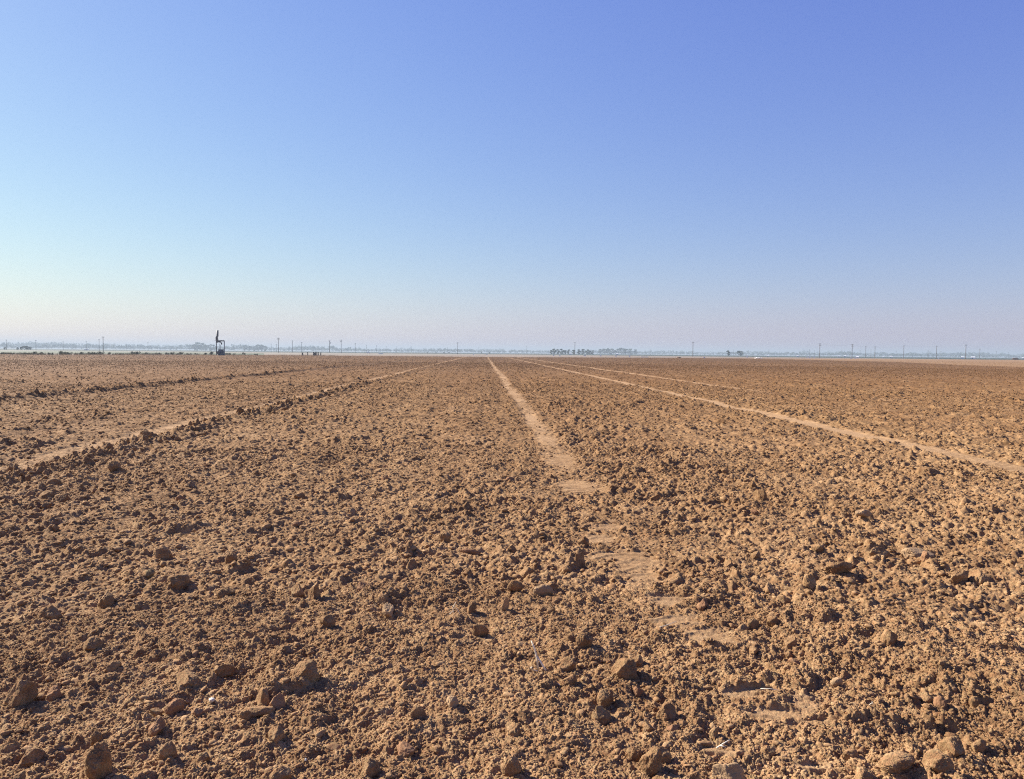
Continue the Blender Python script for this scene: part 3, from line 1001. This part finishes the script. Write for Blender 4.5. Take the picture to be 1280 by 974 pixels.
DARK = [
 (129, 420.5, 1, 'tallest wooden power pole at the left, rising from the weedy bank', 545),
 (348, 422, 2, 'dark power pole right of the pump frame, first of the dark ones', 640),
 (426.5, 424.5, 2, 'dark power pole beyond the group of short posts', 640),
 (572, 428, 1, 'dark power pole just left of where the tracks meet the horizon', 650),
 (718.5, 427.5, 1, 'power pole rising from the dark row of trees', 640),
 (866, 427.2, 1, 'lone dark power pole between the pale clump and the single trees', 600),
 (1024.5, 429, 2, 'dark power pole left one of the tall pair at the right', 560),
 (1065, 430, 2, 'dark power pole right one of the tall pair at the right', 560),
 (1093.5, 433, 1, 'short dark power pole next right of the tall pair', 640),
 (1207, 430.5, 1, 'dark power pole beside the two white sheds at the far right', 600),
]
for px, top, kd, lb, dist in DARK: pole(px, top, kd, lb, None, dist, .95)
pole(412, 425.5, 3, 'grey power pole with a transformer, left of the dark pole', None, 860, 1.15)
FAINT = [(8, 424.5), (45, 425), (79, 426), (108, 426.5), (124, 424), (158, 430), (185, 427.5), (190, 431), (339, 430), (345.5, 430), (365.5, 425.5), (377, 427.5), (444, 428.5),
         (458, 431), (470.5, 432), (483, 433), (496, 433), (514, 432.5), (559, 434), (598.5, 434.5), (655, 436), (658.5, 433), (762, 437), (786, 439), (807, 438), (813.5, 436.5), (917, 437), (961, 437),
         (974.5, 439.5), (1011.5, 436.5), (1018, 438), (1075, 438), (1082, 432.5), (1088.5, 437), (1120, 438.5), (1129.5, 431.7), (1160, 438), (1170.5, 432), (1176, 439), (1224.5, 436), (1227.5, 441), (1245, 439), (1260, 440.5)]
for i, (px, top) in enumerate(FAINT):
    hp = horizon(px) - top
    dist = min(1900, max(760, 11.0 * F / (hp + 1)))
    pole(px, top, 1, 'thin faint power pole among the many along the hazy horizon', 'faint power poles along the horizon', dist, .95)
# cables of the near line at the right
line = [1024.5, 1065, 1093.5, 1129.5, 1170.5, 1207]
for n_, (a_, b_) in enumerate(zip(line, line[1:])):
    A, B = Vector(POLE_TOP[a_]), Vector(POLE_TOP[b_])
    pts = [(A.lerp(B, t) + Vector((0, 0, -4 * t * (1 - t) * 1.0))) - A for t in np.linspace(0, 1, 9)]
    o = MB().tube(pts, .02, 4).build('power_cable', M['steel']); o.location = A
    tag(o, ['thin cable between the tall pair of power poles at the right', 'thin cable from the tall pair to the short dark pole', 'thin cable leaving the short dark pole to the right',
            'thin cable over the open field left of the white sheds', 'thin cable ending at the pole beside the white sheds'][n_], 'cable')

# short posts at the field edge
def make_post():
    root = empty('fence_post', (0, 0, 0))
    MB().box((0, 0, .6), (.28, .28, 1.3), 0, .85).build('post', M['wood'], root)
    MB().box((0, 0, 1.29), (.34, .34, .08)).build('cap', M['steel'], root)
    return root


po = make_post(); first = True
for px, hp, wd in [(378, 3.6, 1.6), (384.5, 4.6, .9), (392, 4.6, 1.5), (394.8, 5.0, 1.7), (397.5, 4.6, 1.3), (400.8, 4.0, 1.2), (393.2, 3.6, 1.2)]:
    o = po if first else copy_tree(po); first = False
    x, y, d = edge_xy(px, 4.0); k = d / F * .95
    o.location = (x, y, -.09); o.scale = (wd, wd, hp * k / 1.3)
    tag(o, 'short dark upright post in the small group at the field edge, left of the middle', 'post', 'short dark posts at the field edge')


# ------------------------------------------------------------------ white sheds, crates, vehicles
def make_shed():
    root = empty('white_shed', (0, 0, 0))
    w = MB().poly([(-3, -2, -.2), (3, -2, -.2), (3, 2, -.2), (-3, 2, -.2), (-3, -2, 2.4), (3, -2, 2.4), (3, 2, 2.4), (-3, 2, 2.4), (-3, 0, 3.3), (3, 0, 3.3)],
                  [(0, 1, 5, 4), (2, 3, 7, 6), (1, 2, 6, 9, 5), (3, 0, 4, 8, 7)]).build('wall', M['white'], root)
    MB().poly([(-3.2, -2.3, 2.36), (3.2, -2.3, 2.36), (3.2, 0, 3.40), (-3.2, 0, 3.40), (-3.2, 2.3, 2.36), (3.2, 2.3, 2.36)], [(0, 1, 2, 3), (3, 2, 5, 4)]).build('roof', M['roof'], root)
    d = MB().box((-.8, -2.03, .95), (1.1, .05, 2.0)).build('door', M['dark'], root)
    MB().box((1.6, -2.03, 1.4), (.8, .05, .7)).build('window', M['glass'], root)
    return root


def make_crate():
    root = empty('white_box', (0, 0, 0))
    MB().box((0, 0, .5), (1.1, .9, 1.0)).build('body', M['white'], root)
    MB().box((0, 0, 1.04), (1.2, 1.0, .08)).build('lid', M['roof'], root)
    return root


def make_car():
    root = empty('parked_truck', (0, 0, 0))
    b = MB().box((0, 0, .75), (5.0, 1.8, .6)).box((-1.9, 0, 1.2), (1.2, 1.7, .3))
    b.build('body', M['white'], root)
    c = MB().box((.3, 0, 1.4), (1.9, 1.6, .72), 0, .8).build('cab', M['white'], root)
    MB().box((.3, -.76, 1.42), (1.3, .08, .4)).build('window', M['glass'], c)
    for x in (-1.6, 1.6):
        for y in (-.86, .86):
            w = MB().tube([(x, y - .12, .38), (x, y + .12, .38)], .38, 14).build('wheel', M['rubber'], root)
            MB().tube([(x, y - .13, .38), (x, y + .13, .38)], .2, 10).build('rim', M['greysteel'], w)
    return root


SH = dict(shed=make_shed(), crate=make_crate(), car=make_car()); s_used = set()
DIM = dict(shed=(6.2, 3.4), crate=(1.15, 1.05), car=(5.0, 1.75))
CAT = dict(shed='shed', crate='box', car='truck')


def white_thing(kind, px, wp, hp, dist, label, group=None):
    o = SH[kind]
    if kind in s_used: o = copy_tree(o)
    s_used.add(kind)
    x, y = far_at(px, dist); k = dist / F * math.cos(math.atan((px - 640) / F))
    sx = wp * k / DIM[kind][0]; sz = hp * k / DIM[kind][1]
    o.location = (x, y, -.07); o.rotation_euler = (0, 0, math.atan2(-x, y)); o.scale = (sx, (sx + sz) / 2, sz)
    return tag(o, label, CAT[kind], group)


for px, wp, hp, dist, lb in [
    (713, 3, 2, 1000, 'white shed in a gap of the dark row of trees'),
    (771.5, 3, 2.4, 950, 'white shed in front of the pale bluish trees'),
    (960, 2.6, 1.8, 950, 'white shed right of the round spreading tree'),
    (997, 2.6, 1.8, 950, 'white shed alone left of the tall pair of power poles'),
    (1048.5, 2.6, 2, 900, 'white shed between the tall pair of power poles, left of another'),
    (1056.5, 2.4, 2.2, 1100, 'white shed between the tall pair of power poles, nearer the right pole'),
    (1072, 3, 2.6, 620, 'white shed just right of the right tall power pole'),
    (1114, 3.2, 2.4, 900, 'white shed between the short dark pole and the far right sheds'),
    (1203, 3, 3, 760, 'smaller white shed left of the dark pole at the far right'),
    (1216, 4.4, 3.2, 720, 'largest white shed right of the dark pole at the far right'),
    (1279, 3, 2.4, 800, 'white shed cut by the right edge of the view'),
    (1104, 1.6, 1.4, 1000, 'tiny white shed right of the short dark pole'),
    (108, 5, 1.8, 1100, 'pale low shed left of the tallest pole at the left')]:
    white_thing('shed', px, wp, hp, dist, lb)
for px, wp, hp, dist, lb in [(460.5, 3.4, 2.6, 620, 'white truck parked on the far bank beyond the short posts'),
                             (1219, 3, 2, 560, 'white truck in front of the largest white shed')]:
    white_thing('car', px, wp, hp, dist, lb)
for px, wp, hp, dist in [(592, 1.6, 1.2, 560), (608.5, 1.7, 1.2, 560), (692, 2, 1.2, 480), (699.7, 2, 1.2, 420), (731, 3, 1.2, 470), (751, 2, 1.6, 470), (770, 1.6, 1.8, 430), (787, 1.6, 2, 430), (880.6, 2, 1.8, 345),
                         (934, 1.4, 3, 480), (1009, 1.4, 2, 520), (1012.3, 1.6, 2, 520), (1017.6, 1.1, 3, 480), (1064, 1.8, 1.6, 500), (1069, 1.6, 2, 520), (1173, 1.3, 1.8, 560), (476, 6, .9, 520), (806, 9, .8, 400)]:
    white_thing('crate', px, wp, hp, dist, 'small white box standing on the pale ground beyond the field', 'small white boxes beyond the field')

# crumpled white plastic sheet at the field edge
x, y, d = edge_xy(947, 3); k = d / F
p, f = clod_shape(4, 333, planes=16, rough=2.2)
p = p * np.array([5.2 * k, .9, .9 * k]) ; p[:, 2] += .22 * np.abs(np.sin(p[:, 0] * 2.6))
o = link('plastic_sheet', np_mesh('plastic_sheet', p, f, 3), M['sheet']); o.location = (x, y, -.02); o.rotation_euler = (0, 0, math.atan2(-x, y))
tag(o, 'crumpled white plastic sheet lying in a low heap at the far edge of the field', 'plastic sheet')
# dark low heaps
for px, wp, hp, lb in [(848, 6, 1.8, 'low dark heap of earth at the field edge under the lone dark pole'), (1268, 7, 2.2, 'low dark heap of earth at the field edge at the far right')]:
    x, y, d = edge_xy(px, 2); k = d / F
    p, f = clod_shape(3, 340 + wp, planes=12, rough=1.5)
    o = link('earth_heap', np_mesh('earth_heap', p * np.array([wp * k / 2, .9, hp * k]), f, 3), M['clod_red']); o.location = (x, y, -.05)
    tag(o, lb, 'earth heap')

# ------------------------------------------------------------------ haze
hz = MB().box((0, 1500, 21.4), (12000, 12000, 45)).mesh('haze')
hm = bpy.data.materials.new('haze_air'); hm.use_nodes = True
nt = hm.node_tree; nt.nodes.clear()
out = nt.nodes.new('ShaderNodeOutputMaterial'); pv = nt.nodes.new('ShaderNodeVolumePrincipled')
pv.inputs['Color'].default_value = (.44, .53, .60, 1)
pv.inputs['Density'].default_value = 3.6e-4
pv.inputs['Anisotropy'].default_value = .1
nt.links.new(pv.outputs[0], out.inputs['Volume'])
HZ = link('haze', hz, hm); tag(HZ, 'pale bluish haze hanging over the plain', 'haze', kind='stuff')

# ------------------------------------------------------------------ sky and sun
SUN_AZ, SUN_EL = R(-57), R(33)            # azimuth from +Y towards +X
w = bpy.data.worlds.new('World'); scene.world = w; w.use_nodes = True
nt = w.node_tree
bg = nt.nodes['Background']
sky = nt.nodes.new('ShaderNodeTexSky'); sky.sky_type = 'NISHITA'; sky.sun_disc = False
sky.sun_elevation = SUN_EL; sky.sun_rotation = SUN_AZ
sky.altitude = 0; sky.air_density = 1.45; sky.dust_density = .3; sky.ozone_density = 4.0
EXPO = 1.4
sep = nt.nodes.new('ShaderNodeSeparateColor'); com = nt.nodes.new('ShaderNodeCombineColor')
nt.links.new(sky.outputs[0], sep.inputs[0])
for i, (k, g) in enumerate(((.945, .96), (1.01, 1.03), (1.035, .47))):        # the clear blue of this sky
    a1 = nt.nodes.new('ShaderNodeMath'); a1.operation = 'MULTIPLY'; a1.inputs[1].default_value = .1
    a2 = nt.nodes.new('ShaderNodeMath'); a2.operation = 'POWER'; a2.inputs[1].default_value = g
    a3 = nt.nodes.new('ShaderNodeMath'); a3.operation = 'MULTIPLY'; a3.inputs[1].default_value = k * 10 / 2 ** EXPO
    nt.links.new(sep.outputs[i], a1.inputs[0]); nt.links.new(a1.outputs[0], a2.inputs[0]); nt.links.new(a2.outputs[0], a3.inputs[0]); nt.links.new(a3.outputs[0], com.inputs[i])
nt.links.new(com.outputs[0], bg.inputs[0])
bg.inputs[1].default_value = .10
sd = bpy.data.lights.new('sun', 'SUN'); sd.energy = 5.0; sd.angle = R(.53); sd.color = (1.0, .93, .83)
so = bpy.data.objects.new('sun', sd); col.objects.link(so)
sv = Vector((math.sin(SUN_AZ) * math.cos(SUN_EL), math.cos(SUN_AZ) * math.cos(SUN_EL), math.sin(SUN_EL)))
so.rotation_euler = sv.to_track_quat('Z', 'Y').to_euler(); so.location = sv * 50

scene.view_settings.view_transform = 'Standard'
scene.view_settings.look = 'None'
scene.view_settings.exposure = EXPO
scene.view_settings.gamma = 1.0
scene.render.engine = 'CYCLES'
cy = scene.cycles
cy.max_bounces = 5; cy.diffuse_bounces = 3; cy.glossy_bounces = 1; cy.transmission_bounces = 1; cy.volume_bounces = 0; cy.use_adaptive_sampling = False
cy.use_denoising = False; cy.denoiser = 'OPENIMAGEDENOISE'; cy.denoising_input_passes = 'RGB_ALBEDO_NORMAL'; cy.denoising_prefilter = 'ACCURATE'
cy.pixel_filter_type = 'BLACKMAN_HARRIS'; cy.filter_width = 1.15
scene.render.film_transparent = False
print('done', round(time.time() - T0, 1), 's')
